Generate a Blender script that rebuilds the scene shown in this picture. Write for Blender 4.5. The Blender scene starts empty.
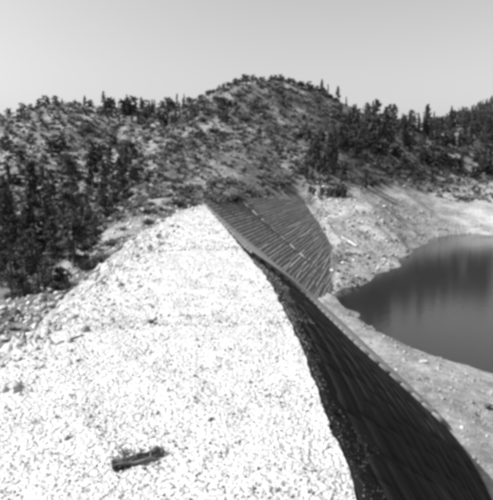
import bpy, math, random
import numpy as np
from mathutils import Vector, Matrix
from mathutils.bvhtree import BVHTree

random.seed(7)
RNG = np.random.default_rng(11)
R = math.radians
S = bpy.context.scene
COL = S.collection

# ------------------------------------------------------------------ camera
PITCH = math.atan(75 / 560)
CAM = np.array([0.0, 0.0, 26.0])
cam_d = bpy.data.cameras.new("camera")
cam_d.sensor_fit = 'VERTICAL'
cam_d.sensor_height = 24.0
cam_d.lens = 24.0 * 560 / 500
cam_d.clip_start = 0.1
cam_d.clip_end = 6000
cam = bpy.data.objects.new("camera", cam_d)
cam.location = CAM
cam.rotation_euler = (R(90) - PITCH, 0, 0)
COL.objects.link(cam)
S.camera = cam

# ------------------------------------------------------------------ light
SUN_EL, SUN_AZ = 43.0, 261.0          # degrees; azimuth clockwise from +Y (the view direction)
world = bpy.data.worlds.new("World")
S.world = world
world.use_nodes = True
wn = world.node_tree
wn.nodes.clear()
sky = wn.nodes.new('ShaderNodeTexSky')
sky.sky_type = 'NISHITA'
sky.sun_disc = False
sky.sun_elevation = R(SUN_EL)
sky.sun_rotation = R(SUN_AZ)
sky.air_density = 1.0
sky.dust_density = 4.0
bw = wn.nodes.new('ShaderNodeRGBToBW')     # the photograph is on black and white film
bg = wn.nodes.new('ShaderNodeBackground')
bg.inputs['Strength'].default_value = 0.15
wo = wn.nodes.new('ShaderNodeOutputWorld')
wn.links.new(sky.outputs[0], bw.inputs[0])
wn.links.new(bw.outputs[0], bg.inputs['Color'])
wn.links.new(bg.outputs[0], wo.inputs[0])

sun_d = bpy.data.lights.new("sun", 'SUN')
sun_d.energy = 4.6
sun_d.angle = R(0.53)
sun_d.color = (1, 1, 1)
sun = bpy.data.objects.new("sun", sun_d)
COL.objects.link(sun)
sd = Vector((math.sin(R(SUN_AZ)) * math.cos(R(SUN_EL)), math.cos(R(SUN_AZ)) * math.cos(R(SUN_EL)), math.sin(R(SUN_EL))))
sun.rotation_euler = sd.to_track_quat('Z', 'Y').to_euler()
sun.location = (-60, -30, 120)

S.view_settings.view_transform = 'Standard'
S.view_settings.look = 'None'
S.view_settings.gamma = 1
S.view_settings.exposure = 0.74
S.render.engine = 'CYCLES'
S.cycles.filter_width = 6.0            # the soft lens of a box camera
S.cycles.max_bounces = 6

# ------------------------------------------------------------------ helpers
def ray(px, py):
    f = np.array([0, math.cos(PITCH), -math.sin(PITCH)])
    u = np.array([0, math.sin(PITCH), math.cos(PITCH)])
    d = f * 560 + np.array([1.0, 0, 0]) * (px - 246.5) + u * (250 - py)
    return d / d[1]                    # one metre forward

def at_dist(px, py, y):
    return CAM + ray(px, py) * y

def at_z(px, py, z):
    d = ray(px, py)
    return CAM + d * ((z - CAM[2]) / d[2])

def tag(o, label=None, cat=None, group=None, kind=None):
    if label: o['label'] = label
    if cat: o['category'] = cat
    if group: o['group'] = group
    if kind: o['kind'] = kind
    return o

def link(name, me, mat=None, parent=None):
    o = bpy.data.objects.new(name, me)
    COL.objects.link(o)
    if mat is not None and me is not None and not me.materials:
        me.materials.append(mat)
    if parent is not None:
        o.parent = parent
    return o

def mesh_np(name, V, F, mat=None, smooth=False):
    """V n x 3, F list/array of faces of one size"""
    me = bpy.data.meshes.new(name)
    V = np.asarray(V, dtype=np.float32)
    F = np.asarray(F, dtype=np.int32)
    k = F.shape[1]
    me.vertices.add(len(V))
    me.vertices.foreach_set('co', V.ravel())
    me.loops.add(F.size)
    me.loops.foreach_set('vertex_index', F.ravel())
    me.polygons.add(len(F))
    me.polygons.foreach_set('loop_start', np.arange(len(F), dtype=np.int32) * k)
    me.polygons.foreach_set('loop_total', np.full(len(F), k, dtype=np.int32))
    if smooth:
        me.polygons.foreach_set('use_smooth', np.ones(len(F), dtype=bool))
    me.update(calc_edges=True)
    me.validate()
    if mat: me.materials.append(mat)
    return me

def empty(name, loc=(0, 0, 0), rz=0.0):
    o = bpy.data.objects.new(name, None)
    o.empty_display_size = 0.3
    COL.objects.link(o)
    o.location = loc
    o.rotation_euler = (0, 0, rz)
    return o

def copy_tree(src, loc, rot, scale):
    r = src.copy(); COL.objects.link(r)
    r.location = loc; r.rotation_euler = rot; r.scale = scale
    for ch in src.children:
        c = ch.copy(); COL.objects.link(c); c.parent = r
    return r

def _hash(ix, iy, seed):
    n = (ix.astype(np.int64) * 374761393 + iy.astype(np.int64) * 668265263 + seed * 1442695041) & 0xffffffff
    n = ((n ^ (n >> 13)) * 1274126177) & 0xffffffff
    n = (n ^ (n >> 16)) & 0xffffffff
    return n / 4294967295.0

def vnoise(x, y, seed=0):
    ix = np.floor(x); iy = np.floor(y)
    fx = x - ix; fy = y - iy
    fx = fx * fx * (3 - 2 * fx); fy = fy * fy * (3 - 2 * fy)
    a = _hash(ix, iy, seed); b = _hash(ix + 1, iy, seed)
    c = _hash(ix, iy + 1, seed); d = _hash(ix + 1, iy + 1, seed)
    return (a + (b - a) * fx) * (1 - fy) + (c + (d - c) * fx) * fy - 0.5

def fbm(x, y, scale, octs=4, seed=0):
    t = np.zeros_like(x, dtype=float); amp = 1.0; f = 1.0 / scale
    for i in range(octs):
        t += amp * vnoise(x * f + 17.3 * i, y * f - 9.1 * i, seed + i)
        amp *= 0.5; f *= 2.03
    return t

# ------------------------------------------------------------------ materials (neutral greys: the film saw no colour)
def g(v):
    return (v, v, v, 1)

def mat_noise(name, lo, hi, scale=1.0, detail=6, rough=0.9, bump=0.0, bump_scale=None, stretch=None, rand=0.0, p0=0.35, p1=0.65, spec=0.3, obj_space=False, island=False):
    m = bpy.data.materials.new(name); m.use_nodes = True
    nt = m.node_tree; n = nt.nodes; l = nt.links
    b = n['Principled BSDF']
    b.inputs['Roughness'].default_value = rough
    b.inputs['Specular IOR Level'].default_value = spec
    if obj_space:
        vec = n.new('ShaderNodeTexCoord').outputs['Object']
    else:
        vec = n.new('ShaderNodeNewGeometry').outputs['Position']
    if stretch is not None:
        mp = n.new('ShaderNodeMapping')
        mp.inputs['Rotation'].default_value = stretch[0]
        mp.inputs['Scale'].default_value = stretch[1]
        l.new(vec, mp.inputs['Vector']); vec = mp.outputs[0]
    t = n.new('ShaderNodeTexNoise')
    t.inputs['Scale'].default_value = scale; t.inputs['Detail'].default_value = detail
    t.inputs['Roughness'].default_value = 0.62
    l.new(vec, t.inputs['Vector'])
    r = n.new('ShaderNodeValToRGB')
    r.color_ramp.elements[0].position = p0; r.color_ramp.elements[0].color = g(lo)
    r.color_ramp.elements[1].position = p1; r.color_ramp.elements[1].color = g(hi)
    l.new(t.outputs['Fac'], r.inputs['Fac'])
    out = r.outputs['Color']
    if rand > 0:
        oi = n.new('ShaderNodeObjectInfo')
        mr = n.new('ShaderNodeMapRange')
        mr.inputs['To Min'].default_value = 1 - rand; mr.inputs['To Max'].default_value = 1 + rand
        l.new(oi.outputs['Random'], mr.inputs['Value'])
        mx = n.new('ShaderNodeMix'); mx.data_type = 'RGBA'; mx.blend_type = 'MULTIPLY'
        mx.inputs['Factor'].default_value = 1
        l.new(out, mx.inputs['A']); l.new(mr.outputs[0], mx.inputs['B'])
        out = mx.outputs['Result']
    if island:
        gi = n.new('ShaderNodeNewGeometry'); rr = n.new('ShaderNodeValToRGB')
        rr.color_ramp.elements[0].position = .0; rr.color_ramp.elements[0].color = g(.10)
        rr.color_ramp.elements[1].position = .26; rr.color_ramp.elements[1].color = g(1)
        e = rr.color_ramp.elements.new(.14); e.color = g(.42)
        l.new(gi.outputs['Random Per Island'], rr.inputs['Fac'])
        mx = n.new('ShaderNodeMix'); mx.data_type = 'RGBA'; mx.blend_type = 'MULTIPLY'; mx.inputs['Factor'].default_value = 1
        l.new(out, mx.inputs['A']); l.new(rr.outputs['Color'], mx.inputs['B']); out = mx.outputs['Result']
    l.new(out, b.inputs['Base Color'])
    if bump > 0:
        t2 = n.new('ShaderNodeTexNoise')
        t2.inputs['Scale'].default_value = bump_scale or scale * 4; t2.inputs['Detail'].default_value = 5
        l.new(vec, t2.inputs['Vector'])
        bp = n.new('ShaderNodeBump'); bp.inputs['Strength'].default_value = bump; bp.inputs['Distance'].default_value = 0.3
        l.new(t2.outputs['Fac'], bp.inputs['Height']); l.new(bp.outputs[0], b.inputs['Normal'])
    return m

def mat_leaf(name, lo, hi):
    m = mat_noise(name, lo, hi, scale=0.5, rough=0.75, rand=0.3)
    nt = m.node_tree; n = nt.nodes; l = nt.links
    b = n['Principled BSDF']
    tr = n.new('ShaderNodeBsdfTranslucent')
    ms = n.new('ShaderNodeMixShader'); ms.inputs[0].default_value = 0.25
    src = b.inputs['Base Color'].links[0].from_socket
    l.new(src, tr.inputs['Color'])
    l.new(b.outputs[0], ms.inputs[1]); l.new(tr.outputs[0], ms.inputs[2])
    l.new(ms.outputs[0], n['Material Output'].inputs['Surface'])
    return m

M = {}
M['stone'] = mat_noise('rubble_stone', 0.20, 0.54, scale=.45, bump=0.3, island=True)
M['boulder'] = mat_noise('boulder_stone', 0.16, 0.34, scale=0.9, rand=0.22, bump=0.6, bump_scale=3)
M['pale_boulder'] = mat_noise('pale_boulder_stone', 0.38, 0.56, scale=0.9, rand=0.1, bump=0.6, bump_scale=3)
M['dark_rock'] = mat_noise('dark_rock', 0.05, 0.12, scale=2, bump=0.6)
M['slope_bed'] = mat_noise('slope_bed', 0.12, 0.34, scale=1.1, detail=10, bump=.8, bump_scale=5, p0=.35, p1=.65)
M['rubble_bed'] = mat_noise('rubble_bed', 0.11, 0.50, scale=9, detail=10, bump=0.8, bump_scale=9, p0=0.28, p1=0.47)
M['pine'] = mat_leaf('pine_needles', 0.035, 0.075)
M['scrub'] = mat_leaf('scrub_leaves', 0.065, 0.15)
M['pale_scrub'] = mat_leaf('dry_scrub_leaves', 0.13, 0.25)
M['spill'] = mat_noise('dusty_spill', 0.07, 0.24, scale=2, bump=.4)
M['bark'] = mat_noise('bark', 0.05, 0.14, scale=4, stretch=((0, 0, 0), (1, 1, .2)))
M['dead_wood'] = mat_noise('dead_wood', 0.04, 0.16, scale=8, stretch=((0, 0, .3), (.3, 2, 2)), bump=.5)
M['charred_wood'] = mat_noise('charred_wood', 0.012, 0.04, scale=4, bump=.5)
M['bleached_wood'] = mat_noise('bleached_wood', 0.62, 0.8, scale=3)
M['concrete'] = mat_noise('weathered_concrete', 0.09, 0.19, scale=1.3, detail=8, bump=.3, rand=.1)
M['plank_dark'] = mat_noise('weathered_plank_dark', 0.09, 0.20, scale=.9, detail=8, rough=.8, stretch=((0, 0, R(14.3)), (2.2, .35, 2.2)), rand=.2, bump=.4)
M['plank_mid'] = mat_noise('weathered_plank_grey', 0.14, 0.26, scale=.9, detail=8, rough=.8, stretch=((0, 0, R(14.3)), (2.2, .35, 2.2)), rand=.25, bump=.4)
M['plank_pale'] = mat_noise('weathered_plank_bleached', 0.20, 0.38, scale=.9, detail=8, rough=.8, stretch=((0, 0, R(14.3)), (2.2, .35, 2.2)), rand=.2, bump=.4)
M['tar'] = mat_noise('tarred_plank', 0.008, 0.018, scale=.8, detail=8, rough=.85, spec=.08, stretch=((0, 0, R(8)), (1.6, .3, 1.6)), rand=.15, bump=.2)
M['tar_worn'] = mat_noise('tarred_plank_worn', 0.008, 0.06, scale=.6, detail=9, rough=.85, spec=.08, stretch=((0, 0, R(8)), (1.3, .4, 1.3)), rand=.2, p0=.45, p1=.75)

# terrain: soil with scrubby patches; bleached shore where the reservoir has been drawn down (attribute 'shore')
def mat_terrain():
    m = bpy.data.materials.new('dry_soil'); m.use_nodes = True
    nt = m.node_tree; n = nt.nodes; l = nt.links
    b = n['Principled BSDF']; b.inputs['Roughness'].default_value = 0.95; b.inputs['Specular IOR Level'].default_value = .15
    pos = n.new('ShaderNodeNewGeometry').outputs['Position']
    def noise(scale, detail=6, vec=pos, rough=.62):
        t = n.new('ShaderNodeTexNoise'); t.inputs['Scale'].default_value = scale
        t.inputs['Detail'].default_value = detail; t.inputs['Roughness'].default_value = rough
        l.new(vec, t.inputs['Vector']); return t.outputs['Fac']
    def ramp(src, a, ca, bb, cb):
        r = n.new('ShaderNodeValToRGB')
        r.color_ramp.elements[0].position = a; r.color_ramp.elements[0].color = g(ca)
        r.color_ramp.elements[1].position = bb; r.color_ramp.elements[1].color = g(cb)
        l.new(src, r.inputs['Fac']); return r.outputs['Color']
    def mix(f, a, c, mode='MIX'):
        x = n.new('ShaderNodeMix'); x.data_type = 'RGBA'; x.blend_type = mode
        if isinstance(f, float): x.inputs['Factor'].default_value = f
        else: l.new(f, x.inputs['Factor'])
        l.new(a, x.inputs['A']); l.new(c, x.inputs['B']); return x.outputs['Result']
    hill = mix(ramp(noise(.07, 8, rough=.72), .47, 0, .56, 1), ramp(noise(.6, 8), .35, .06, .65, .13), ramp(noise(.5, 8), .35, .14, .65, .29))
    mp = n.new('ShaderNodeMapping'); mp.inputs['Scale'].default_value = (1, 1, 3); l.new(pos, mp.inputs['Vector'])
    shore = mix(ramp(noise(.10, 8, mp.outputs[0]), .4, 0, .6, 1), ramp(noise(.9, 10, rough=.72), .35, .11, .65, .27), ramp(noise(.9, 10, rough=.72), .35, .22, .65, .44))
    at = n.new('ShaderNodeAttribute'); at.attribute_name = 'shore'
    col = mix(at.outputs['Fac'], hill, shore)
    l.new(col, b.inputs['Base Color'])
    bp = n.new('ShaderNodeBump'); bp.inputs['Strength'].default_value = .9; bp.inputs['Distance'].default_value = .5
    l.new(noise(1.6, 8, rough=.7), bp.inputs['Height']); l.new(bp.outputs[0], b.inputs['Normal'])
    return m
M['terrain'] = mat_terrain()

def mat_water():
    m = bpy.data.materials.new('reservoir_water'); m.use_nodes = True
    nt = m.node_tree; n = nt.nodes; l = nt.links
    b = n['Principled BSDF']
    b.inputs['Base Color'].default_value = g(.014); b.inputs['Roughness'].default_value = .11; b.inputs['IOR'].default_value = 1.33
    pos = n.new('ShaderNodeNewGeometry').outputs['Position']
    t = n.new('ShaderNodeTexNoise'); t.inputs['Scale'].default_value = .8; t.inputs['Detail'].default_value = 4
    l.new(pos, t.inputs['Vector'])
    bp = n.new('ShaderNodeBump'); bp.inputs['Strength'].default_value = .2; bp.inputs['Distance'].default_value = .1
    l.new(t.outputs['Fac'], bp.inputs['Height']); l.new(bp.outputs[0], b.inputs['Normal'])
    return m
M['water'] = mat_water()

# ------------------------------------------------------------------ dam geometry (world metres; water level z = 0, crest z = 20)
CREST = 20.0
P0 = at_z(205, 205, CREST)
Ld = ray(389, 175); Ld = np.array([Ld[0], Ld[1], 0]); Ld /= np.linalg.norm(Ld)      # level courses of the far facing
Fh = np.array([Ld[1], -Ld[0], 0])                                                # level, towards the water
DIP = R(40)
Fd = Fh * math.cos(DIP) - np.array([0, 0, 1]) * math.sin(DIP)                     # down the slope
Nd = np.cross(Ld, Fd); Nd = Nd if Nd[2] > 0 else -Nd

def on_deck(px, py, off=0.0):
    d = ray(px, py); p = P0 + Nd * off
    return CAM + d * (np.dot(p - CAM, Nd) / np.dot(d, Nd))

Q = on_deck(318, 301)
P1 = at_dist(453, 431, 44)
TOE = [at_dist(463, 453, 40), at_dist(486, 482, 36), at_dist(500, 525, 30)]
TOE.append(TOE[-1] + np.array([1.5, -22, 1.0])); TOE.append(TOE[-1] + np.array([1.5, -20, 1.0]))
BAND = [P0, on_deck(240, 237), on_deck(270, 261), Q, Q + (P1 - Q) * .35, Q + (P1 - Q) * .7, P1] + TOE
E_px = [(205, 205.5), (225, 228), (250, 258), (262, 272), (270, 284), (285, 312), (300, 345), (330, 425), (360, 500), (376, 540)]
EDGE = [at_z(x, y, CREST) for x, y in E_px]
EDGE.append(EDGE[-1] + np.array([.1, -10.0, 0]))
L_px = [(203, 205.5), (185, 210), (165, 219), (148, 229), (130, 255), (97, 290), (60, 316), (30, 340), (0, 364)]
LEFT = [at_z(x, y, CREST - .3) for x, y in L_px]
LEFT.append(LEFT[-1] + np.array([-2.0, -12.0, 0])); LEFT.append(LEFT[-1] + np.array([-1.0, -18.0, 0]))
EDGE.append(np.array([EDGE[-1][0], LEFT[-1][1], CREST]))

def interp_y(poly, y):
    p = sorted([tuple(q) for q in poly], key=lambda q: q[1])
    ys = [q[1] for q in p]
    return np.interp(y, ys, [q[0] for q in p]), np.interp(y, ys, [q[2] for q in p])

def resample(poly, ts):
    """points along a polyline at fractions ts of its vertex index"""
    poly = np.array(poly); ts = np.asarray(ts) * (len(poly) - 1)
    i = np.minimum(ts.astype(int), len(poly) - 2); f = (ts - i)[:, None]
    return poly[i] * (1 - f) + poly[i + 1] * f

# pairs crest edge <-> foot of the near face, a ruled surface
PAIR_E = [EDGE[0], EDGE[1], (EDGE[1] + EDGE[2]) / 2, EDGE[2], EDGE[3], EDGE[4], EDGE[5], EDGE[6], EDGE[7], EDGE[8], EDGE[10]]
PAIR_B = [P0, on_deck(250, 244), on_deck(285, 273), Q, Q + (P1 - Q) * .4, Q + (P1 - Q) * .75, P1, TOE[1], TOE[2], (TOE[2] + TOE[3]) / 2, TOE[4]]

def smooth_poly(P, win):
    d = resample(P, np.linspace(0, 1, 401)); h = win // 2
    pad = np.concatenate([2 * d[:1] - d[h:0:-1], d, 2 * d[-1:] - d[-2:-h - 2:-1]])
    k = np.hanning(win + 2)[1:-1]; k /= k.sum()
    return np.stack([np.convolve(pad[:, i], k, mode='valid') for i in range(3)], -1)
SM_E = smooth_poly(PAIR_E, 61); SM_B = smooth_poly(PAIR_B, 81)

def face_pt(s, t):
    """s along the dam 0 (far) .. 1 (near), t 0 at the crest .. 1 at the foot"""
    a = resample(SM_E, np.atleast_1d(s)); b = resample(SM_B, np.atleast_1d(s))
    return a + (b - a) * np.atleast_1d(t)[:, None]

# outline of the far facing, down-slope and level coordinates (a along Ld, b along Fd)
deck_px = [(205, 205), (240, 201), (275, 197), (304, 201), (320, 224), (336, 250), (331, 262), (335, 290), (327, 300), Q, (300, 302), (262, 266), (225, 228)]
DECK = [on_deck(*p) if len(p) == 2 else p for p in deck_px]
def ab(p):
    return np.array([np.dot(p - P0, Ld), np.dot(p - P0, Fd)])
DECK_AB = np.array([ab(p) for p in DECK])

# ------------------------------------------------------------------ terrain
CP = []
def cp(px, py, y): CP.append(at_dist(px, py, y))
def cw(x, y, z): CP.append(np.array([x, y, z], float))
# left: fringe beside the crest, then the wooded valley
for a in [(-60, 330, 32), (0, 322, 32), (40, 302, 42), (75, 287, 52), (110, 256, 66), (130, 234, 85), (160, 213, 100), (190, 200, 115),
          (-60, 310, 55), (0, 302, 56), (50, 282, 70), (90, 252, 85), (60, 262, 95), (20, 272, 95), (0, 252, 130), (60, 227, 140), (100, 217, 140), (120, 205, 140),
          (0, 212, 190), (50, 192, 200), (90, 190, 195), (0, 172, 250), (50, 160, 260), (0, 142, 300), (50, 132, 300), (100, 150, 270), (100, 122, 320), (130, 145, 300),
          (-60, 230, 150), (-60, 170, 260),
          (-60, 128, 330), (0, 119, 335), (30, 110, 340), (50, 104, 345), (90, 107, 345), (130, 110, 370), (160, 110, 375), (185, 106, 350),
          # spur and domed hill
          (105, 195, 160), (115, 172, 200), (150, 152, 245), (150, 190, 178), (180, 122, 280), (195, 106, 290), (205, 99, 302), (230, 86, 318), (260, 80, 320), (300, 87, 330), (330, 102, 335),
          (200, 150, 240), (250, 140, 262), (250, 110, 288), (300, 115, 300), (200, 178, 182), (250, 172, 212), (300, 155, 255), (300, 180, 232), (240, 198.5, 141), (275, 194.5, 180), (306, 198.5, 219), (220, 201, 126),
          # right slope
          (360, 113, 345), (400, 122, 385), (430, 126, 430), (350, 165, 268), (350, 135, 305), (400, 170, 305), (400, 145, 345), (450, 165, 355), (450, 140, 405), (493, 160, 375), (493, 135, 440), (560, 155, 395), (560, 120, 490),
          (460, 113, 480), (493, 104, 520), (560, 98, 560), (640, 100, 560), (440, 122, 450),
          (345, 189, 228), (380, 187.5, 265), (420, 189, 296), (455, 185, 322), (493, 183, 347), (560, 179, 365), (640, 178, 375),
          # drawn-down far shore
          (493, 208, 278), (440, 214, 268), (400, 224, 216), (360, 212, 206), (375, 230, 190), (328, 222, 196), (316, 204, 216), (346, 242, 176), (370, 248, 178), (341, 264, 151), (560, 205, 285), (420, 205, 262)]:
    cp(*a)
shore_px = [(335, 293), (345, 288), (360, 286), (372, 279), (388, 271), (402, 266), (398, 261), (412, 252), (428, 242), (440, 236), (465, 234), (493, 235), (560, 234), (660, 234)]
near_px = [(338, 313), (348, 324), (370, 335), (400, 345), (440, 358), (493, 373), (560, 392), (660, 420)]
for p in shore_px: CP.append(at_z(*p, .0))
for p in near_px: CP.append(at_z(*p, .0))
for px, py, z in [(380, 305, -4), (430, 290, -6), (493, 300, -6), (430, 262, -4), (493, 262, -4), (420, 330, -3.5), (493, 345, -3.5), (600, 300, -7), (358, 300, -2.0), (350, 306, -1.0)]:
    CP.append(at_z(px, py, z))
# near shore to the foot of the face
for q in [Q + (P1 - Q) * t for t in (.1, .25, .4, .55, .7, .85, 1)]:
    CP.append(q + np.array([.2, 0, -.1])); CP.append(q + np.array([3.2, 0, .0]))
for q in TOE:
    CP.append(q + np.array([.2, 0, -.1])); CP.append(q + np.array([3.5, 0, .2]))
for a in [(420, 372, 61), (460, 395, 55), (493, 400, 56), (493, 440, 46)]: cp(*a)
cw(45, 40, 5.2); cw(70, 45, 4.5); cw(110, 50, 3.5); cw(40, 0, 8.5); cw(90, 0, 8); cw(160, 40, 5)
# beneath the dam, beyond the ridges and outside the frame
cw(-3, 10, 14); cw(-3, 30, 13); cw(-4, 60, 12); cw(4, 80, 6); cw(0, 95, 10)
cw(-20, 10, 15); cw(-45, 20, 13); cw(-90, 40, 16); cw(-140, 90, 22); cw(-30, -30, 16); cw(-90, -30, 20); cw(10, -30, 14)
for x, z in [(-260, 55), (-160, 50), (-60, 50), (20, 52), (90, 42), (150, 34)]: cw(x, 430 if x < 100 else 520, z)
cw(250, 640, 58); cw(380, 620, 66); cw(330, 300, 30); cw(330, 200, 8); cw(-260, 250, 40); cw(-260, 100, 32); cw(-260, 330, 62)
CP = np.array(CP)
SC = 100.0
def tps(r2):
    return np.where(r2 > 1e-12, .5 * r2 * np.log(np.maximum(r2, 1e-12)), 0)
X = CP[:, :2] / SC
n_ = len(X)
K = tps(((X[:, None, :] - X[None, :, :]) ** 2).sum(-1)) + np.eye(n_) * 2e-4
Pm = np.hstack([np.ones((n_, 1)), X])
A = np.zeros((n_ + 3, n_ + 3)); A[:n_, :n_] = K; A[:n_, n_:] = Pm; A[n_:, :n_] = Pm.T
W = np.linalg.solve(A, np.concatenate([CP[:, 2], np.zeros(3)]))
def base_height(x, y):
    x = np.asarray(x, float).ravel() / SC; y = np.asarray(y, float).ravel() / SC
    out = W[n_] + W[n_ + 1] * x + W[n_ + 2] * y
    for i in range(n_):
        out = out + W[i] * tps((x - X[i, 0]) ** 2 + (y - X[i, 1]) ** 2)
    return out

def axis(segs):
    out = []
    for a, b, st in segs:
        out += list(np.arange(a, b - 1e-6, st))
    out.append(segs[-1][1]); return np.array(out)
gx = axis([(-2600, -280, 400), (-280, -120, 4), (-120, -24, 2.2), (-24, 60, 1.2), (60, 150, 2.2), (150, 420, 4.5), (420, 2620, 400)])
gy = axis([(-800, -40, 150), (-40, 0, 4), (0, 225, 1.2), (225, 420, 2.6), (420, 680, 6), (680, 4200, 500)])
GX, GY = np.meshgrid(gx, gy)
Z = base_height(np.clip(GX, -275, 430), np.clip(GY, -40, 680)).reshape(GX.shape)
far = np.maximum.reduce([np.clip(-270 - GX, 0, None), np.clip(GX - 425, 0, None), np.clip(GY - 660, 0, None), np.clip(-36 - GY, 0, None)])
Z = Z + (18 - Z) * np.clip(far / 400, 0, 1)
wet = np.clip((Z - 1.0) / 12, 0, 1)
resv = ((GX > np.interp(GY, [0, 60, 110, 128, 150], [17, 12, 6, 20, 26])) & (GY < 385)).astype(float)
hillw = np.clip((np.hypot(GX, GY - 60) - 50) / 60, 0, 1)
shore_n = fbm(GX, GY, 14, 4, 5)
rough_amp = np.where(resv > 0, .25 + .75 * np.clip((Z - 16) / 8, 0, 1), 1.0) * (0.25 + .75 * hillw)
Z = Z + rough_amp * (fbm(GX, GY, 38, 3, 1) * 4.0 + fbm(GX, GY, 11, 3, 2) * 2.0) * np.where(Z > .4, 1, .3)
bank = resv * np.clip((GY - 100) / 30, 0, 1) * np.clip((290 - GY) / 60, 0, 1)
Z = Z + bank * (fbm(GX, GY, 6, 3, 71) * 1.5 + np.abs(fbm(GX, GY, 13, 3, 73)) * -1.6 + .3) * np.clip(np.abs(Z) / 2, .1, 1)
Z = Z + (fbm(GX, GY, 4.2, 2, 3) * .55 + fbm(GX, GY, 9, 2, 9) * .6) * np.clip(np.abs(Z) / 2 + .25, 0, 1)
nearb = resv * np.clip((105 - GY) / 15, 0, 1) * np.clip((GX - 12) / 4, 0, 1)
Z = Z + nearb * (fbm(GX, GY, 3.5, 3, 81) * .55 - fbm(GX, GY, 9, 2, 9) * .45) * np.clip(np.abs(Z) / 1.5 + .3, 0, 1)
SHORE = resv * np.clip((21.0 + shore_n * 2.5 - Z) / 1.6, 0, 1)

# dam surfaces as height tests for the ground below them
def grid_faces(nu, nv):
    i = np.arange(nu - 1)[:, None] * nv + np.arange(nv - 1)[None, :]
    return np.stack([i, i + nv, i + nv + 1, i + 1], -1).reshape(-1, 4)

NS, NT = 90, 28
ss, tt = np.meshgrid(np.linspace(0, 1, NS), np.linspace(.002, 1, NT), indexing='ij')
FACE_V = face_pt(ss.ravel(), tt.ravel())
FACE_F = grid_faces(NS, NT)
ys_r = np.concatenate([np.linspace(LEFT[-1][1], 8, 14)[:-1], np.linspace(8, 40, 110)[:-1], np.linspace(40, P0[1], 110)])
NR = 60
tr_ = np.linspace(0, 1, NR)
lx, _ = interp_y(LEFT, ys_r); ex, _ = interp_y(EDGE, ys_r)
RX = lx[:, None] + (ex - lx)[:, None] * tr_[None, :]
RY = np.repeat(ys_r[:, None], NR, 1)
heap = np.clip((7 - RY) / 7, 0, 2.2)
heap = np.where(heap < 1, heap * heap * (3 - 2 * heap), 1 + 0 * heap)
RZ0 = CREST - .3 * (1 - tr_)[None, :] ** 2 + 4.4 * heap
RZ = RZ0 + fbm(RX, RY, 2.2, 3, 21) * .16 * np.clip(np.minimum(tr_, 1 - tr_) * 12, 0.1, 1)[None, :] + fbm(RX, RY, .5, 3, 31) * .10
# raggedness of the edges
RX = RX + (fbm(RX, RY, 1.1, 3, 41) * .35) * (np.clip(1 - tr_ * 12, 0, 1) + .35 * np.clip(1 - (1 - tr_) * 14, 0, 1))[None, :]
RUB_V = np.stack([RX, RY, RZ], -1).reshape(-1, 3)
RUB_F = grid_faces(len(ys_r), NR)
# loose slope down the left side of the crest
NK = 16
kk = np.linspace(0, 1, NK)
SX = lx[:, None] - kk[None, :] * 15; SY = np.repeat(ys_r[:, None], NK, 1)
SZ = (CREST - .3 + 4.4 * heap[:, :1]) - kk[None, :] * 10.5 + fbm(SX, SY, 2.5, 4, 51) * .7 * np.clip(kk * 5, 0, 1)[None, :]
SX = SX + fbm(SX, SY, 1.1, 3, 41) * .35 * np.clip(1 - kk * 4, 0, 1)[None, :]
SZ[:, 0] = RZ[:, 0]; SX[:, 0] = RX[:, 0]
SLOPE_V = np.stack([SX, SY, SZ], -1).reshape(-1, 3); SLOPE_F = grid_faces(len(ys_r), NK)

def tri_deck():
    from mathutils.geometry import tessellate_polygon
    pts = [Vector((p[0], p[1], 0)) for p in DECK_AB]
    return tessellate_polygon([pts])
DT = tri_deck()
allV = [tuple(v) for v in np.concatenate([FACE_V, RUB_V, np.array(DECK)])]
allF = [tuple(f) for f in FACE_F] + [tuple(f + len(FACE_V)) for f in RUB_F] + [tuple(i + len(FACE_V) + len(RUB_V) for i in f) for f in DT]
dam_bvh = BVHTree.FromPolygons(allV, allF)
m_ = (GX > -14) & (GX < 40) & (GY > -30) & (GY < 225)
for i, j in zip(*np.nonzero(m_)):
    h = dam_bvh.ray_cast(Vector((GX[i, j], GY[i, j], 200)), Vector((0, 0, -1)))
    if h[0] is not None:
        Z[i, j] = min(Z[i, j], h[0].z - 1.6)
bz = np.array([resample(BAND, [t])[0] for t in np.linspace(.3, 1, 600)])
m_ = np.argwhere((GX > 2) & (GX < 30) & (GY > -20) & (GY < 108))
for i, j in m_:
    d = np.hypot(bz[:, 0] - GX[i, j], bz[:, 1] - GY[i, j]); k = d.argmin()
    if d[k] < 5 and GX[i, j] > bz[k, 0] - 2.6:
        f = min(1, max(0, (d[k] - 2.4) / 2.6)); Z[i, j] = Z[i, j] * f + (bz[k, 2] - .12) * (1 - f)
TV = np.stack([GX, GY, Z], -1).reshape(-1, 3); TF = grid_faces(len(gy), len(gx))
TF = TF[:, ::-1]
ter_me = mesh_np('ground', TV, TF, M['terrain'], smooth=True)
at_ = ter_me.attributes.new('shore', 'FLOAT', 'POINT'); at_.data.foreach_set('value', SHORE.ravel().astype(np.float32))
ground = tag(link('ground', ter_me), kind='structure')

water_me = mesh_np('reservoir', [(4, 40, 0), (600, 20, 0), (600, 360, 0), (14, 360, 0)], [(0, 1, 2, 3)], M['water'])
tag(link('reservoir', water_me), kind='structure')

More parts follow.
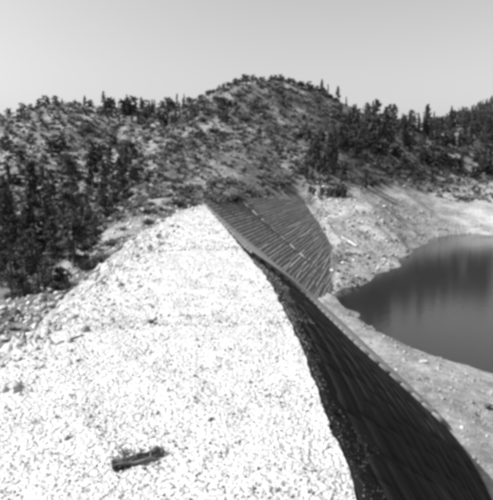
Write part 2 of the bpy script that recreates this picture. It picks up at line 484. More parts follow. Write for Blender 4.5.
allV2 = [tuple(v) for v in np.concatenate([TV, FACE_V, RUB_V, np.array(DECK), SLOPE_V])]
o1 = len(TV); o2 = o1 + len(FACE_V); o3 = o2 + len(RUB_V); o4 = o3 + len(DECK)
allF2 = [tuple(f) for f in TF] + [tuple(f + o1) for f in FACE_F] + [tuple(f + o2) for f in RUB_F] + [tuple(i + o3 for i in f) for f in DT] + [tuple(f + o4) for f in SLOPE_F]
scene_bvh = BVHTree.FromPolygons(allV2, allF2)
ter_bvh = BVHTree.FromPolygons([tuple(v) for v in TV], [tuple(f) for f in TF])
N_TER = len(TF); N_FACE = N_TER + len(FACE_F); N_RUB = N_FACE + len(RUB_F); N_DECK = N_RUB + len(DT)
def hit(px, py):
    d = Vector(ray(px, py)).normalized()
    h = scene_bvh.ray_cast(Vector(CAM), d)
    if h[0] is None: return None, None
    k = h[2]
    what = 'ground' if k < N_TER else 'face' if k < N_FACE else 'rubble' if k < N_RUB else 'deck' if k < N_DECK else 'slope'
    return h[0], what
def ground_z(x, y):
    h = scene_bvh.ray_cast(Vector((x, y, 300)), Vector((0, 0, -1)))
    return h[0].z if h[0] is not None else 0.0
def to_px(p):
    v = np.asarray(p) - CAM
    f = np.array([0, math.cos(PITCH), -math.sin(PITCH)]); u = np.array([0, math.sin(PITCH), math.cos(PITCH)])
    dz = v @ f
    return 246.5 + 560 * v[0] / dz, 250 - 560 * (v @ u) / dz

# ------------------------------------------------------------------ the dam
dam = empty('rockfill_dam', tuple(P0))
tag(dam, 'long rockfill dam with white rubble crest and planked water face', 'dam')
def part(name, V, F, mat, parent, smooth=False):
    off = np.array(root_world(parent))
    return link(name, mesh_np(name, np.asarray(V, float) - off, F, mat, smooth), None, parent)
def root_world(o):
    v = Vector((0, 0, 0))
    while o is not None:
        v += o.location; o = o.parent
    return v
part('rubble_crest', RUB_V, RUB_F[:, ::-1], M['rubble_bed'], dam)
part('rubble_slope', SLOPE_V, SLOPE_F, M['slope_bed'], dam)

# near water face: tarred planks on a dark bed
face_n = []
a_ = face_pt(ss.ravel(), tt.ravel())
du = face_pt(np.clip(ss.ravel() + .004, 0, 1), tt.ravel()) - face_pt(np.clip(ss.ravel() - .004, 0, 1), tt.ravel())
dv = resample(SM_B, ss.ravel()) - resample(SM_E, ss.ravel())
FN = np.cross(dv, du); FN /= np.linalg.norm(FN, axis=1)[:, None] + 1e-9
FN[FN[:, 2] < 0] *= -1
near_face = part('near_water_face', FACE_V - FN * .18, FACE_F, M['tar'], dam, smooth=True)
def fn_at(s, t):
    p = face_pt(s, t)
    u = face_pt(np.clip(np.atleast_1d(s) + .004, 0, 1), t) - face_pt(np.clip(np.atleast_1d(s) - .004, 0, 1), t)
    v = resample(SM_B, np.atleast_1d(s)) - resample(SM_E, np.atleast_1d(s))
    n = np.cross(v, u); n /= np.linalg.norm(n, axis=1)[:, None] + 1e-9
    n[n[:, 2] < 0] *= -1
    return p, n
NCOURSE = 15
off_f = np.array(root_world(near_face))
for c in range(NCOURSE):
    t0 = c / NCOURSE + .0015; t1 = (c + 1) / NCOURSE - .0015
    s = .22 + random.random() * .04
    while s < .995:
        ds = random.uniform(.035, .075)
        s1 = min(s + ds, .999)
        nseg = 3
        sv = np.linspace(s, s1 - .0004, nseg + 1)
        lift = random.uniform(.0, .008)
        jit = random.uniform(-.002, .002)
        ta, tb = np.full(nseg + 1, max(t0 + jit, 0.003)), np.full(nseg + 1, t1 + jit)
        pa, na = fn_at(sv, ta); pb, nb = fn_at(sv, tb)
        V = np.concatenate([pa + na * lift, pb + nb * lift, pa - na * .12, pb - nb * .12])
        k = nseg + 1; F = []
        for i in range(nseg):
            F.append((i, i + 1, k + i + 1, k + i))
            F.append((2 * k + i, 2 * k + i + 1, i + 1, i)); F.append((k + i, k + i + 1, 3 * k + i + 1, 3 * k + i))
        F.append((0, k, 3 * k, 2 * k)); F.append((nseg, 2 * k + nseg, 3 * k + nseg, k + nseg))
        mat = M['tar_worn'] if random.random() < (.5 if c > 8 and s > .5 else .15) else M['tar']
        part('tarred_plank', V, F, mat, near_face)
        s = s1

# far water face: weathered planks in level courses
far_face_me = mesh_np('far_water_face', np.concatenate([np.array(DECK) - Nd * .25]) - np.array(P0), DT, M['plank_dark'])
far_face = link('far_water_face', far_face_me, None, dam)
def span(bv):
    xs = []
    P = DECK_AB
    for i in range(len(P)):
        (a0, b0), (a1, b1) = P[i], P[(i + 1) % len(P)]
        if (b0 - bv) * (b1 - bv) < 0:
            xs.append(a0 + (a1 - a0) * (bv - b0) / (b1 - b0))
    xs.sort()
    return [(xs[i], xs[i + 1]) for i in range(0, len(xs) - 1, 2)]
def box_mesh(name, mat):
    V = [(x, y, z) for x in (0, 1) for y in (0, 1) for z in (0, 1)]
    F = [(0, 1, 3, 2), (4, 6, 7, 5), (0, 4, 5, 1), (2, 3, 7, 6), (0, 2, 6, 4), (1, 5, 7, 3)]
    return mesh_np(name, V, F, mat)
PL = {k: box_mesh('plank', M[k]) for k in ('plank_dark', 'plank_mid', 'plank_pale')}
RM = np.array([Ld, Fd, Nd]).T
rot_deck = Matrix(RM.tolist()).to_euler()
bmax = DECK_AB[:, 1].max(); NB = 38; hb = bmax / NB
amax = DECK_AB[:, 0].max()
for i in range(NB):
    b0 = i * hb
    for (a0, a1) in span(b0 + hb * .5):
        a = a0 + random.uniform(-.1, .1)
        while a < a1 - .3:
            ln = random.uniform(8, 20) * (1.3 - .5 * b0 / bmax)
            e = min(a + ln, a1)
            fa = (a - DECK_AB[:, 0].min()) / (amax - DECK_AB[:, 0].min()); fb = b0 / bmax
            worn = max(0, min(1, (fb - .28) * 1.9))
            r = random.random()
            key = 'plank_pale' if r < .22 * worn else 'plank_mid' if r < .30 + .40 * worn else 'plank_dark'
            if random.random() > .07 * worn * 2:
                o = bpy.data.objects.new('plank', PL[key]); COL.objects.link(o); o.parent = far_face
                wdt = hb * (random.uniform(.945, .992) * (1 - worn) + random.uniform(.6, .97) * worn)
                p = Ld * a + Fd * (b0 + random.uniform(0, hb - wdt)) - Nd * .22
                o.location = p
                tilt = random.uniform(-.012, .012) * (1 + 2 * worn)
                o.rotation_euler = (Matrix(RM.tolist()) @ Matrix.Rotation(tilt, 3, 'Z')).to_euler()
                o.scale = (e - a - random.uniform(.04, .25), wdt, .24 + random.uniform(0, .02) + .11 * worn * random.random())
            a = e
# pale timber strip running down the facing
c0, c1 = on_deck(243, 202.6), on_deck(309, 262)
for i in range(7):
    f0, f1 = i / 7, (i + 1) / 7 - .001
    q0, q1 = c0 + (c1 - c0) * f0, c0 + (c1 - c0) * f1
    d = (q1 - q0); ln = np.linalg.norm(d); d /= ln
    side = np.cross(Nd, d)
    V = [q + side * w * .22 + Nd * h for q in (q0, q1) for w in (-1, 1) for h in (.02, .22)]
    F = [(0, 1, 3, 2), (4, 6, 7, 5), (0, 4, 5, 1), (2, 3, 7, 6), (0, 2, 6, 4), (1, 5, 7, 3)]
    part('batten', V, F, M['plank_pale'], far_face)
# kerb along the foot of the near face
kerb = empty('foot_kerb'); kerb.parent = dam
NK_ = 46
sk = np.linspace(0.0, .60, NK_ + 1)
def kerb_ring(s_):
    e = resample(SM_E, [s_])[0]; b = resample(SM_B, [s_])[0]
    (ax, ay), (bx, by) = to_px(e), to_px(b)
    (tx0, ty0), (tx1, ty1) = to_px(resample(SM_B, [max(s_ - .03, 0)])[0]), to_px(resample(SM_B, [s_ + .03])[0])
    L_ = math.hypot(tx1 - tx0, ty1 - ty0)
    d = max(abs((ax - bx) * (ty1 - ty0) - (ay - by) * (tx1 - tx0)) / L_, .5)
    w = min(.92, (8.5 if s_ < .5 else 8.5 - 62 * (s_ - .5)) / d)
    p, n = fn_at(s_, 1 - w); q, n2 = fn_at(s_, 1.0)
    p, q, n, n2 = p[0], q[0], n[0], n2[0]
    u = np.array([0, 0, 1.0]); o = (q - p); o /= np.linalg.norm(o)
    lip = min(.5, np.linalg.norm(q - p) * .4)
    return [p - n * .5, p + n * .24, q - o * lip + n2 * .30, q - o * lip * .4 + n2 * .32, q + n2 * .12, q - u * 1.2]
for i in range(NK_):
    a_, b_ = kerb_ring(sk[i]), kerb_ring(sk[i + 1] - .0007)
    F = [(k, k + 6, (k + 1) % 6 + 6, (k + 1) % 6) for k in range(6)] + [(0, 1, 2, 5), (2, 3, 4, 5), (6, 11, 8, 7), (8, 11, 10, 9)]
    part('kerb_block', a_ + b_, F, M['concrete'], kerb)

# ------------------------------------------------------------------ stones
import bmesh
def ico(sub):
    bm = bmesh.new(); bmesh.ops.create_icosphere(bm, subdivisions=sub, radius=1)
    V = np.array([v.co[:] for v in bm.verts]); F = np.array([[v.index for v in f.verts] for f in bm.faces]); bm.free()
    return V, F
I1 = ico(1); I2 = ico(2); I3 = ico(3)
def stone_shape(base, seed, amp=.28, planes=7):
    r = np.random.default_rng(seed)
    V = base[0].copy()
    for _ in range(planes):          # chop facets
        n = r.normal(size=3); n /= np.linalg.norm(n); d = r.uniform(.35, .75)
        s = V @ n; V -= np.outer(np.clip(s - d, 0, None), n)
    V += r.normal(size=V.shape) * amp * .12
    return V * np.array([r.uniform(.8, 1.2), r.uniform(.8, 1.2), r.uniform(.6, .9)])
def rot_rand(n, r):
    q = r.normal(size=(n, 4)); q /= np.linalg.norm(q, axis=1)[:, None]
    w, x, y, z = q.T
    return np.stack([1 - 2 * (y * y + z * z), 2 * (x * y - z * w), 2 * (x * z + y * w), 2 * (x * y + z * w), 1 - 2 * (x * x + z * z), 2 * (y * z - x * w),
                     2 * (x * z - y * w), 2 * (y * z + x * w), 1 - 2 * (x * x + y * y)], -1).reshape(n, 3, 3)
def scatter(P, size, seed, shapes=8, base=I1, flat=None):
    """one mesh of many stones at P with radii size"""
    r = np.random.default_rng(seed)
    sh = np.array([stone_shape(base, 100 + seed + i, planes=5) for i in range(shapes)])
    n = len(P); pick = r.integers(0, shapes, n)
    V = np.einsum('nij,nkj->nki', rot_rand(n, r), sh[pick]) * size[:, None, None]
    if flat is not None: V[:, :, 2] *= flat
    V = V + P[:, None, :]
    nv = sh.shape[1]
    F = (base[1][None] + (np.arange(n) * nv)[:, None, None]).reshape(-1, 3)
    return V.reshape(-1, 3), F

def rub_z(x, y):
    i = np.clip(np.searchsorted(ys_r, y) - 1, 0, len(ys_r) - 2)
    f = (y - ys_r[i]) / (ys_r[i + 1] - ys_r[i])
    l = np.interp(y, ys_r, lx); e = np.interp(y, ys_r, ex)
    t = np.clip((x - l) / (e - l), 0, 1) * (NR - 1)
    j = np.clip(t.astype(int), 0, NR - 2); h = t - j
    return (RZ[i, j] * (1 - h) + RZ[i, j + 1] * h) * (1 - f) + (RZ[i + 1, j] * (1 - h) + RZ[i + 1, j + 1] * h) * f
def rub_pts(n, y0, y1, r, pw=1.0):
    y = y0 + (y1 - y0) * r.random(n) ** pw
    l = np.interp(y, ys_r, lx); e = np.interp(y, ys_r, ex)
    x = l + (e - l) * r.random(n)
    return np.stack([x, y, rub_z(x, y)], -1)
r_ = np.random.default_rng(3)
Pn = np.concatenate([rub_pts(12000, 8, 24, r_, 1.2), rub_pts(5000, 22, 48, r_, 1.4), rub_pts(2500, 45, P0[1], r_, 1.3), rub_pts(900, -10, 9, r_)])
szn = np.concatenate([(.011 + .042 * r_.random(12000) ** 1.8) * (1 + 1.2 * (r_.random(12000) < .025)), r_.uniform(.022, .065, 5000) * (1 + .8 * (r_.random(5000) < .08)), r_.uniform(.05, .13, 2500), r_.uniform(.05, .12, 900)])
Pn[:, 2] += szn * .15
V, F = scatter(Pn, szn, 1)
rub = link('rubble_stones', mesh_np('rubble_stones', V, F, M['stone']))
tag(rub, 'white broken stones covering the crest of the dam', 'rubble', kind='stuff')

# stones of the loose left slope and of the shores
r_ = np.random.default_rng(5)
n = 3400
y = 8 + 105 * r_.random(n) ** 1.5; x = np.interp(y, ys_r, lx) - 12 * r_.random(n) ** 1.3
x[2200:] = np.interp(y[2200:], ys_r, lx) + 2.6 * r_.random(1200) ** 1.8
P = np.array([(a, b, ground_z(a, b)) for a, b in zip(x, y)])
V, F = scatter(P, r_.uniform(.06, .30, n) * (1 + 1.2 * (r_.random(n) < .08)) * np.where(np.arange(n) < 2200, 1, .55), 2)
tag(link('slope_stones', mesh_np('slope_stones', V, F, M['boulder'])), 'grey loose stones strewn over the slope left of the crest', 'rubble', kind='stuff')
pts = []
for _ in range(17000):
    px = r_.uniform(305, 493); py = r_.uniform(186, 500)
    h, w = hit(px, py)
    if h is not None and w == 'ground' and h.z > .05 and h.y < 260: pts.append((h.x, h.y, h.z))
P = np.array(pts)
dist = np.linalg.norm(P - CAM, axis=1)
V, F = scatter(P, (.0005 + .0022 * r_.random(len(P)) ** 2) * dist * (1 + 1.2 * (r_.random(len(P)) < .03)), 3)
tag(link('shore_stones', mesh_np('shore_stones', V, F, M['boulder'])), 'grey stones lying over the bare shore of the reservoir', 'stones', kind='stuff')
# spilled rubble at the top of the dark face
n = 2600
s = .30 + .68 * r_.random(n); t = .01 + (.03 + .14 * np.clip(fbm(s * 60, s * 0, 3, 3, 8) + .4, 0, 1)) * r_.random(n) ** 1.3
p, nn = fn_at(s, t)
dd = np.linalg.norm(p - CAM, axis=1)
V, F = scatter(p + nn * .02, (.0006 + .0022 * r_.random(n) ** 3) * dd, 4)
tag(link('spilled_stones', mesh_np('spilled_stones', V, F, M['spill'])), 'loose stones spilled from the crest on the dark planked face', 'stones', kind='stuff')

# individual boulders
BOULD = [mesh_np('boulder', stone_shape(I2, 900 + i, .3, 14), I2[1], M['boulder']) for i in range(6)]
PALEB = [mesh_np('boulder', stone_shape(I2, 930 + i, .3, 14), I2[1], M['pale_boulder']) for i in range(4)]
DARKB = [mesh_np('boulder', stone_shape(I2, 960 + i, .3, 9), I2[1], M['dark_rock']) for i in range(2)]
def boulder(px, py, wpx, label, group=None, pool=BOULD, hz=.7, sink=.2):
    h, w = hit(px, py)
    if h is None: return None
    d = (h - Vector(CAM)).length
    r = wpx * d / 560 / 2
    o = bpy.data.objects.new('boulder', random.choice(pool)); COL.objects.link(o)
    o.location = (h.x, h.y, h.z + r * (hz - sink) * .6)
    o.rotation_euler = (random.uniform(-.3, .3), random.uniform(-.3, .3), random.uniform(0, 6.28))
    o.scale = (r * random.uniform(.9, 1.15), r * random.uniform(.85, 1.1), r * hz * random.uniform(.9, 1.2))
    tag(o, label, 'boulder', group)
    return o
boulder(151, 323, 9, 'dark rock sitting alone on the white rubble crest', pool=DARKB, hz=.9)
boulder(155, 320, 5, 'small dark stone touching the lone dark rock on the white rubble', pool=DARKB)
boulder(95, 287, 14, 'big pale boulder where the white rubble meets the brush on the left', pool=PALEB, hz=.8)
boulder(103, 284, 8, 'dark stone standing in for the shaded right side of the big pale boulder', pool=DARKB)  # dark stone added to imitate shade on the pale boulder's right side
boulder(63, 308, 9, 'round pale boulder below the dark brush at the left rubble edge', pool=PALEB)
boulder(35, 329, 12, 'tall pale block beside the grey slab at the far left rubble edge', pool=PALEB, hz=1.0)
boulder(24, 341, 12, 'mid grey slab standing at the far left edge of the rubble', hz=1.1)
boulder(5, 352, 12, 'pale block cut by the left border of the picture', pool=PALEB)
boulder(158, 238, 8, 'dark rock beside the pale path of stones under the domed hill', pool=DARKB, hz=.9)
boulder(487, 408, 11, 'black rock alone on the near shore by the right border', pool=DARKB, hz=.8)
boulder(348, 196, 9, 'white block at the top of the shore beside the dark thicket', pool=PALEB)
for px, py, w in [(425, 228, 5), (413, 225, 4), (365, 216, 4), (376, 217, 4), (445, 367, 5), (424, 363, 8), (433, 384, 4), (455, 375, 5), (470, 388, 4), (421, 372, 4)]:
    pass
boulder(424, 362, 10, 'pale flat boulder on the near shore closest to the waterline', pool=PALEB, hz=.5)
boulder(413, 225, 5, 'dark stone in the middle of the far bare shore', pool=DARKB)
for k in range(70):
    px = random.uniform(0, 200); f = px / 200
    top = 320 - 110 * f - 10 * f * (1 - f); py = random.uniform(top - 10, top + 34 - 24 * f)
    boulder(px, py, random.uniform(3, 9) * (1.2 - .5 * f), 'grey boulder in the rough border between white rubble and brush', 'boulders along the left rubble edge', pool=random.choice([BOULD, BOULD, BOULD, PALEB, DARKB]), hz=random.uniform(.6, .95))
for k in range(60):
    px = random.uniform(-4, 82); py = random.uniform(296, 362) - px * .42 + 6
    h, w = hit(px, py)
    if w in ('ground', 'slope'):
        boulder(px, py, random.choice([5, 7, 9, 11, 14]) * random.uniform(.8, 1.2), 'angular block in the jumble of rocks at the far left', 'blocks at the far left rubble edge', pool=random.choice([BOULD, BOULD, PALEB, DARKB]), hz=random.uniform(.7, 1.0))
for k in range(110):
    px = random.uniform(325, 402); py = random.uniform(250, 292)
    h, w = hit(px, py)
    if w == 'ground' and h.z > .1:
        boulder(px, py, random.uniform(2.5, 6.5), 'grey boulder on the rocky spit between planked face and water', 'boulders on the rocky spit', pool=random.choice([BOULD, BOULD, PALEB, DARKB]))
for k in range(90):
    px = random.uniform(308, 400); py = random.uniform(196, 245)
    h, w = hit(px, py)
    if w == 'ground':
        boulder(px, py, random.uniform(2, 4.5), 'small rock on the bare slope right of the planked face', 'rocks on the bare slope', pool=random.choice([BOULD, PALEB, DARKB]))
for k in range(40):
    px = random.uniform(360, 493); py = random.uniform(340, 470)
    h, w = hit(px, py)
    if w == 'ground' and h.z > .2:
        boulder(px, py, random.uniform(2.5, 5.5), 'small rock lying on the near shore', 'rocks on the near shore', pool=random.choice([BOULD, BOULD, PALEB, DARKB]))
for k, (px, py, hp) in enumerate([(317, 197, 10), (326, 195, 9), (334, 196, 9), (338, 191, 11)]):
    o = boulder(px, py, 4.5, ['leftmost upright pale rock at the dark thicket above the planked face', 'small upright pale rock, second from the left at the thicket',
               'upright pale rock in the gap of the thicket, third from the left', 'tallest upright pale rock, rightmost at the dark thicket'][k], 'upright pale rocks by the thicket', pool=PALEB, hz=hp / 4.5)
for k in range(70):
    px = random.uniform(110, 480); py = random.uniform(100, 190)
    h, w = hit(px, py)
    if w == 'ground' and h.y > 110:
        boulder(px, py, random.uniform(2.5, 5.5), 'pale outcrop rock showing between shrubs on the hillside', 'pale outcrops on the hillside', pool=PALEB if random.random() < .4 else BOULD)

# ------------------------------------------------------------------ vegetation
def tube(pts, rad, seg=6):
    V = []; F = []
    pts = [np.array(p, float) for p in pts]
    for i, p in enumerate(pts):
        d = pts[min(i + 1, len(pts) - 1)] - pts[max(i - 1, 0)]; d = d / (np.linalg.norm(d) + 1e-9)
        a = np.cross(d, [0.31, .95, .11]); a /= np.linalg.norm(a); b = np.cross(d, a)
        for k in range(seg):
            t = 2 * math.pi * k / seg
            V.append(p + rad[i] * (a * math.cos(t) + b * math.sin(t)))
    for i in range(len(pts) - 1):
        for k in range(seg):
            F.append((i * seg + k, i * seg + (k + 1) % seg, (i + 1) * seg + (k + 1) % seg, (i + 1) * seg + k))
    return V, F

def leaf_quads(C, size, r, stretch=1.6, droop=None):
    n = len(C)
    a = r.normal(size=(n, 3)); a /= np.linalg.norm(a, axis=1)[:, None]
    if droop is not None: a = a * .55 + droop; a /= np.linalg.norm(a, axis=1)[:, None]
    b = np.cross(a, r.normal(size=(n, 3))); b /= np.linalg.norm(b, axis=1)[:, None]
    s = size * r.uniform(.6, 1.3, n)
    a = a * s[:, None] * stretch; b = b * s[:, None] * .7
    V = np.stack([C - a * .5, C + b * .5 + a * .1, C + a * .6, C - b * .5], 1).reshape(-1, 3)
    F = np.arange(4 * n).reshape(n, 4)
    return V, F

def make_pine(seed, kind):
    """unit height pine; returns crown mesh, trunk mesh"""
    r = np.random.default_rng(seed)
    lean = r.normal(size=2) * .02
    tp = [(lean[0] * h * h, lean[1] * h * h, h) for h in np.linspace(-.03, .97, 7)]
    tV, tF = tube(tp, np.interp(np.linspace(0, 1, 7), [0, 1], [.020, .003]))
    C = []; D = []
    z0 = {'dense': .04, 'open': .15, 'round': .20, 'narrow': .05, 'oak': .04}[kind]
    wid = {'dense': .24, 'open': .20, 'round': .29, 'narrow': .14, 'oak': .5}[kind]
    nb = {'dense': 66, 'open': 44, 'round': 46, 'narrow': 56, 'oak': 40}[kind]
    extraV = list(tV); extraF = list(tF)
    for k in range(nb):
        u = (k + r.random()) / nb; h = z0 + (1 - z0) * u
        if kind in ('round', 'oak'): prof = math.sin(math.pi * min(1, u * .86 + .14)) ** .6
        else: prof = (1 - u) ** .8 * min(1, .35 + u * 3.0) + .05
        ln = wid * prof * r.uniform(.55, 1.25)
        az = r.uniform(0, 6.283); up = r.uniform(-.35, .35) + .25 * u
        d = np.array([math.cos(az), math.sin(az), up])
        base = np.array([lean[0] * h * h, lean[1] * h * h, h])
        if ln > .05 and k % 2 == 0:
            v, f = tube([base, base + d * ln * .8], [.005, .0015], 3)
            o = len(extraV); extraV += v; extraF += [tuple(i + o for i in q) for q in f]
        m = int((10 + 95 * ln) * (2 if kind == 'oak' else 1.7))
        t = r.uniform(.2, 1, m) ** .8
        c = base + d * ln * t[:, None] + r.normal(size=(m, 3)) * (.012 + .055 * ln) * np.array([1, 1, .7])
        C.append(c); D.append(np.repeat(d[None] * .5, m, 0))
    C = np.concatenate(C); D = np.concatenate(D)
    V, F = leaf_quads(C, .06 if kind == 'oak' else .034, r, 1.5, D)
    return mesh_np('crown', V, F, M['pine']), mesh_np('trunk', extraV, extraF, M['bark'])

PINES = {}
for i, kind in enumerate(['dense', 'dense', 'dense', 'open', 'open', 'round', 'round', 'narrow', 'narrow', 'oak', 'oak', 'oak']):
    PINES.setdefault(kind, []).append(make_pine(40 + i, kind))

def make_shrub(seed, nl=7, nq=260, mat='scrub', size=.16, tall=1.0):
    r = np.random.default_rng(seed)
    C = []
    for k in range(nl):
        c = np.array([r.normal() * .36, r.normal() * .36, r.uniform(.25, .6) * tall]); rr = r.uniform(.25, .45)
        m = nq // nl
        v = r.normal(size=(m, 3)); v /= np.linalg.norm(v, axis=1)[:, None]
        C.append(c + v * rr * r.uniform(.55, 1.05, m)[:, None] * np.array([1, 1, .85 * tall]))
    C = np.concatenate(C); C = C[C[:, 2] > -.05]
    return leaf_quads(C, size, r, 1.3)
SHRUBS = [mesh_np('shrub', *make_shrub(200 + i), M['scrub']) for i in range(5)]
PALES = [mesh_np('shrub', *make_shrub(220 + i), M['pale_scrub']) for i in range(3)]
DARKS = [mesh_np('shrub', *make_shrub(240 + i, 9, 380, tall=1.2), M['pine']) for i in range(3)]

def pine(px, py, hpx, kind, label, group=None, hfix=None, wide=1.0):
    h, w = hit(px, py)
    if h is None: return None
    d = (h - Vector(CAM)).length
    H = hfix or hpx * d / 560
    cm, tm = random.choice(PINES[kind])
    root = empty('pine_tree', (h.x, h.y, h.z - .1), random.uniform(0, 6.28))
    root.scale = (H * wide * random.uniform(.9, 1.15), H * wide * random.uniform(.9, 1.15), H)
    link('crown', cm, None, root); link('trunk', tm, None, root)
    tag(root, label, 'tree', group)
    return root

# tall pines in the valley on the left, from the nearest
VAL = 'tall pines in the left valley'
for px, py, hp, kind, lab in [
    (74, 268, 106, 'dense', 'tallest pine of the left valley, broad pointed crown nearest the pale boulder'),
    (36, 262, 92, 'narrow', 'slim tall pine left of the tallest pine in the valley'),
    (52, 290, 70, 'dense', 'bushy dark pine in front of the tallest valley pine'),
    (12, 292, 92, 'dense', 'big dark pine rising over the far left rubble blocks'),
    (-8, 270, 100, 'dense', 'dark pine cut by the left border of the picture'),
    (26, 296, 55, 'round', 'low rounded pine just above the left rubble blocks'),
    (91, 252, 64, 'open', 'open pine right behind the tallest valley pine'),
    (105, 218, 55, 'narrow', 'narrow dark pine at the foot of the left hill by the spur'),
    (120, 205, 46, 'dense', 'dark pine against the pale spur of the domed hill'),
    (131, 188, 44, 'round', 'rounded dark tree where the gully meets the spur'),
    (93, 190, 45, 'dense', 'dark pine at mid height between the left hill and the gully'),
    (110, 190, 42, 'open', 'open crowned pine in the gully left of the spur')]:
    pine(px, py, hp, kind, lab, VAL)
LEFTV = 'dark pines in the left valley'
for k in range(20):
    px = random.uniform(-8, 112); py = random.uniform(196, 288 - max(0, px - 50) * .8)
    pine(px, py, random.uniform(24, 55), random.choice(['dense', 'dense', 'narrow', 'open']), 'dark pine crowded among others in the left valley', LEFTV)
for k in range(20):
    px = random.uniform(0, 130); py = random.uniform(135, 190)
    pine(px, py, random.uniform(7, 15), random.choice(['oak', 'oak', 'dense']), 'small dark tree scattered over the face of the left hill', 'trees on the left hill')
for px, hp in [(8, 8), (22, 9), (31, 6), (40, 10), (46, 12), (55, 9), (62, 7), (75, 6), (85, 13), (91, 9)]:
    py = 118
    for q in range(95, 150):
        h, w = hit(px, q)
        if h is not None: py = q + .6; break
    pine(px, py, hp * .72, random.choice(['oak', 'dense']), 'small tree on the skyline of the left hill', 'skyline trees of the left hill')
for px in list(range(104, 186, 4)):
    for q in range(85, 150):
        h, w = hit(px, q)
        if h is not None: py = q; break
    for rep in range(2):
        pine(px + random.uniform(-2, 2), py + 1 + rep * random.uniform(2, 18), random.uniform(7, 16), random.choice(['dense', 'dense', 'open', 'narrow', 'oak']), 'dark pine in the saddle between the left hill and the domed hill', 'pines in the saddle')
pine(177, 112, 17, 'narrow', 'slim lone pine sticking up from the skyline at the left shoulder of the domed hill')
for px in range(196, 336, 4):
    py = None
    for q in range(60, 150):
        h, w = hit(px, q)
        if h is not None: py = q + 1.6; break
    if py: pine(px + random.uniform(-1.5, 1.5), py, random.uniform(3, 7), 'oak', 'small round tree along the top of the domed hill', 'skyline trees of the domed hill')
for px, hp in [(322, 13), (328, 12), (338, 15), (346, 9), (356, 8), (366, 9)]:
    for q in range(60, 160):
        h, w = hit(px, q)
        if h is not None: py = q + 1; break
    pine(px, py, hp, random.choice(['dense', 'narrow']), 'pine standing on the descending right shoulder of the domed hill', 'pines on the right shoulder')
# right hand slope
RS = 'tall pines on the right slope'
for px, py, hp, lab in [
    (357, 154, 40, 'tall dark pine with open ground on its right, leftmost of the right slope'),
    (377, 153, 50, 'tallest pine of the right slope, breaking the skyline'),
    (368, 143, 32, 'dark pine between the two tallest on the right slope'),
    (386, 150, 40, 'dark pine just right of the tallest one on the right slope'),
    (393, 140, 33, 'slim pine against the sky right of the tallest one'),
    (426, 135, 28, 'pine breaking the skyline at the low point of the saddle on the right'),
    (440, 145, 26, 'dark pine with shadowed ground on the slope above the far shore'),
    (462, 145, 24, 'dark pine under the far ridge near the right border'),
    (342, 150, 34, 'dark pine at the edge of the shaded grove right of the domed hill'),
    (330, 168, 34, 'dark pine in the shaded grove above the planked face'),
    (316, 172, 36, 'leftmost pine of the shaded grove above the planked face'),
    (365, 187, 15, 'small dark young pine at the top of the bare slope'),
    (487, 172, 34, 'dark pine at the right border above the far shore')]:
    pine(px, py, hp, 'dense', lab, RS if hp > 20 else None, wide=.95)
for k in range(30):
    px = random.uniform(306, 350); py = random.uniform(140, 184)
    pine(px, py, random.uniform(10, 22), random.choice(['dense', 'round', 'narrow']), 'dark tree packed into the shaded grove above the planked face', 'trees of the shaded grove')
for k in range(88):
    px = random.uniform(345, 495); py = random.uniform(116 + max(0, px - 410) * .12, 150)
    h, w = hit(px, py)
    if h is None: continue
    pine(px, py, random.uniform(10, 20), random.choice(['narrow', 'narrow', 'dense', 'open', 'round']), 'slender pine in the band of woods on the right slope', 'pines of the right woods')
for k in range(26):
    px = random.uniform(350, 495); py = random.uniform(150, 182)
    pine(px, py, random.uniform(6, 13), random.choice(['oak', 'oak', 'dense']), 'small tree on the scrubby ground above the far shore', 'small trees above the far shore')
# small forest far away on the right ridge: one wooded mass
r_ = np.random.default_rng(77)
VV = []; FF = []; cnt = 0
for k in range(1100):
    px = r_.uniform(400, 497); py = r_.uniform(96, 128)
    h, w = hit(px, py)
    if h is None or h.y < 330: continue
    H = r_.uniform(4, 7)
    m = 26
    u = r_.random(m); az = r_.uniform(0, 6.28, m); rad = (1 - u) * .22 * H * r_.uniform(.5, 1, m)
    C = np.stack([h.x + rad * np.cos(az), h.y + rad * np.sin(az), h.z + (.1 + .9 * u) * H], -1)
    v, f = leaf_quads(C, 1.1, r_, 1.3)
    VV.append(v); FF.append(f + cnt); cnt += len(v)
tag(link('far_forest', mesh_np('far_forest', np.concatenate(VV), np.concatenate(FF), M['pine'])), 'distant pine forest covering the ridge at the upper right', 'forest', kind='stuff')

# scrub on the hillsides: individual larger bushes, then a mass of small ones
def shrub(px, py, wpx, label, group, pool):
    h, w = hit(px, py)
    if h is None or w not in ('ground', 'slope'): return
    d = (h - Vector(CAM)).length; s = wpx * d / 560 / 1.5
    o = bpy.data.objects.new('shrub', random.choice(pool)); COL.objects.link(o)
    o.location = (h.x, h.y, h.z - s * .1); o.rotation_euler = (0, 0, random.uniform(0, 6.28))
    o.scale = (s * random.uniform(.9, 1.2), s * random.uniform(.9, 1.2), s * random.uniform(.75, 1.15))
    tag(o, label, 'shrub', group)
    return o
shrub(201, 122, 9, 'pair of black bushes at mid slope of the domed hill, left one', None, DARKS)
shrub(222, 120, 13, 'largest black bush at mid slope of the domed hill', None, DARKS)
shrub(178, 206, 12, 'dark bush right at the upper left corner of the white crest', None, DARKS)
shrub(155, 214, 9, 'dark bush on the soil bank left of the crest end', None, DARKS)
shrub(372, 187, 12, 'low dark bush beside the young pine at the top of the bare slope', None, DARKS)
shrub(341, 194.5, 13, 'black bush beside the tallest upright pale rock', None, DARKS)
for k, px in enumerate((312, 321.5, 330)):
    o_ = shrub(px, 194, 7, ['dark bush left of the upright pale rocks', 'dark bush between the first and second upright pale rocks', 'dark bush in the middle of the upright pale rocks'][k], None, DARKS)
    if o_: o_.scale[2] *= 1.7
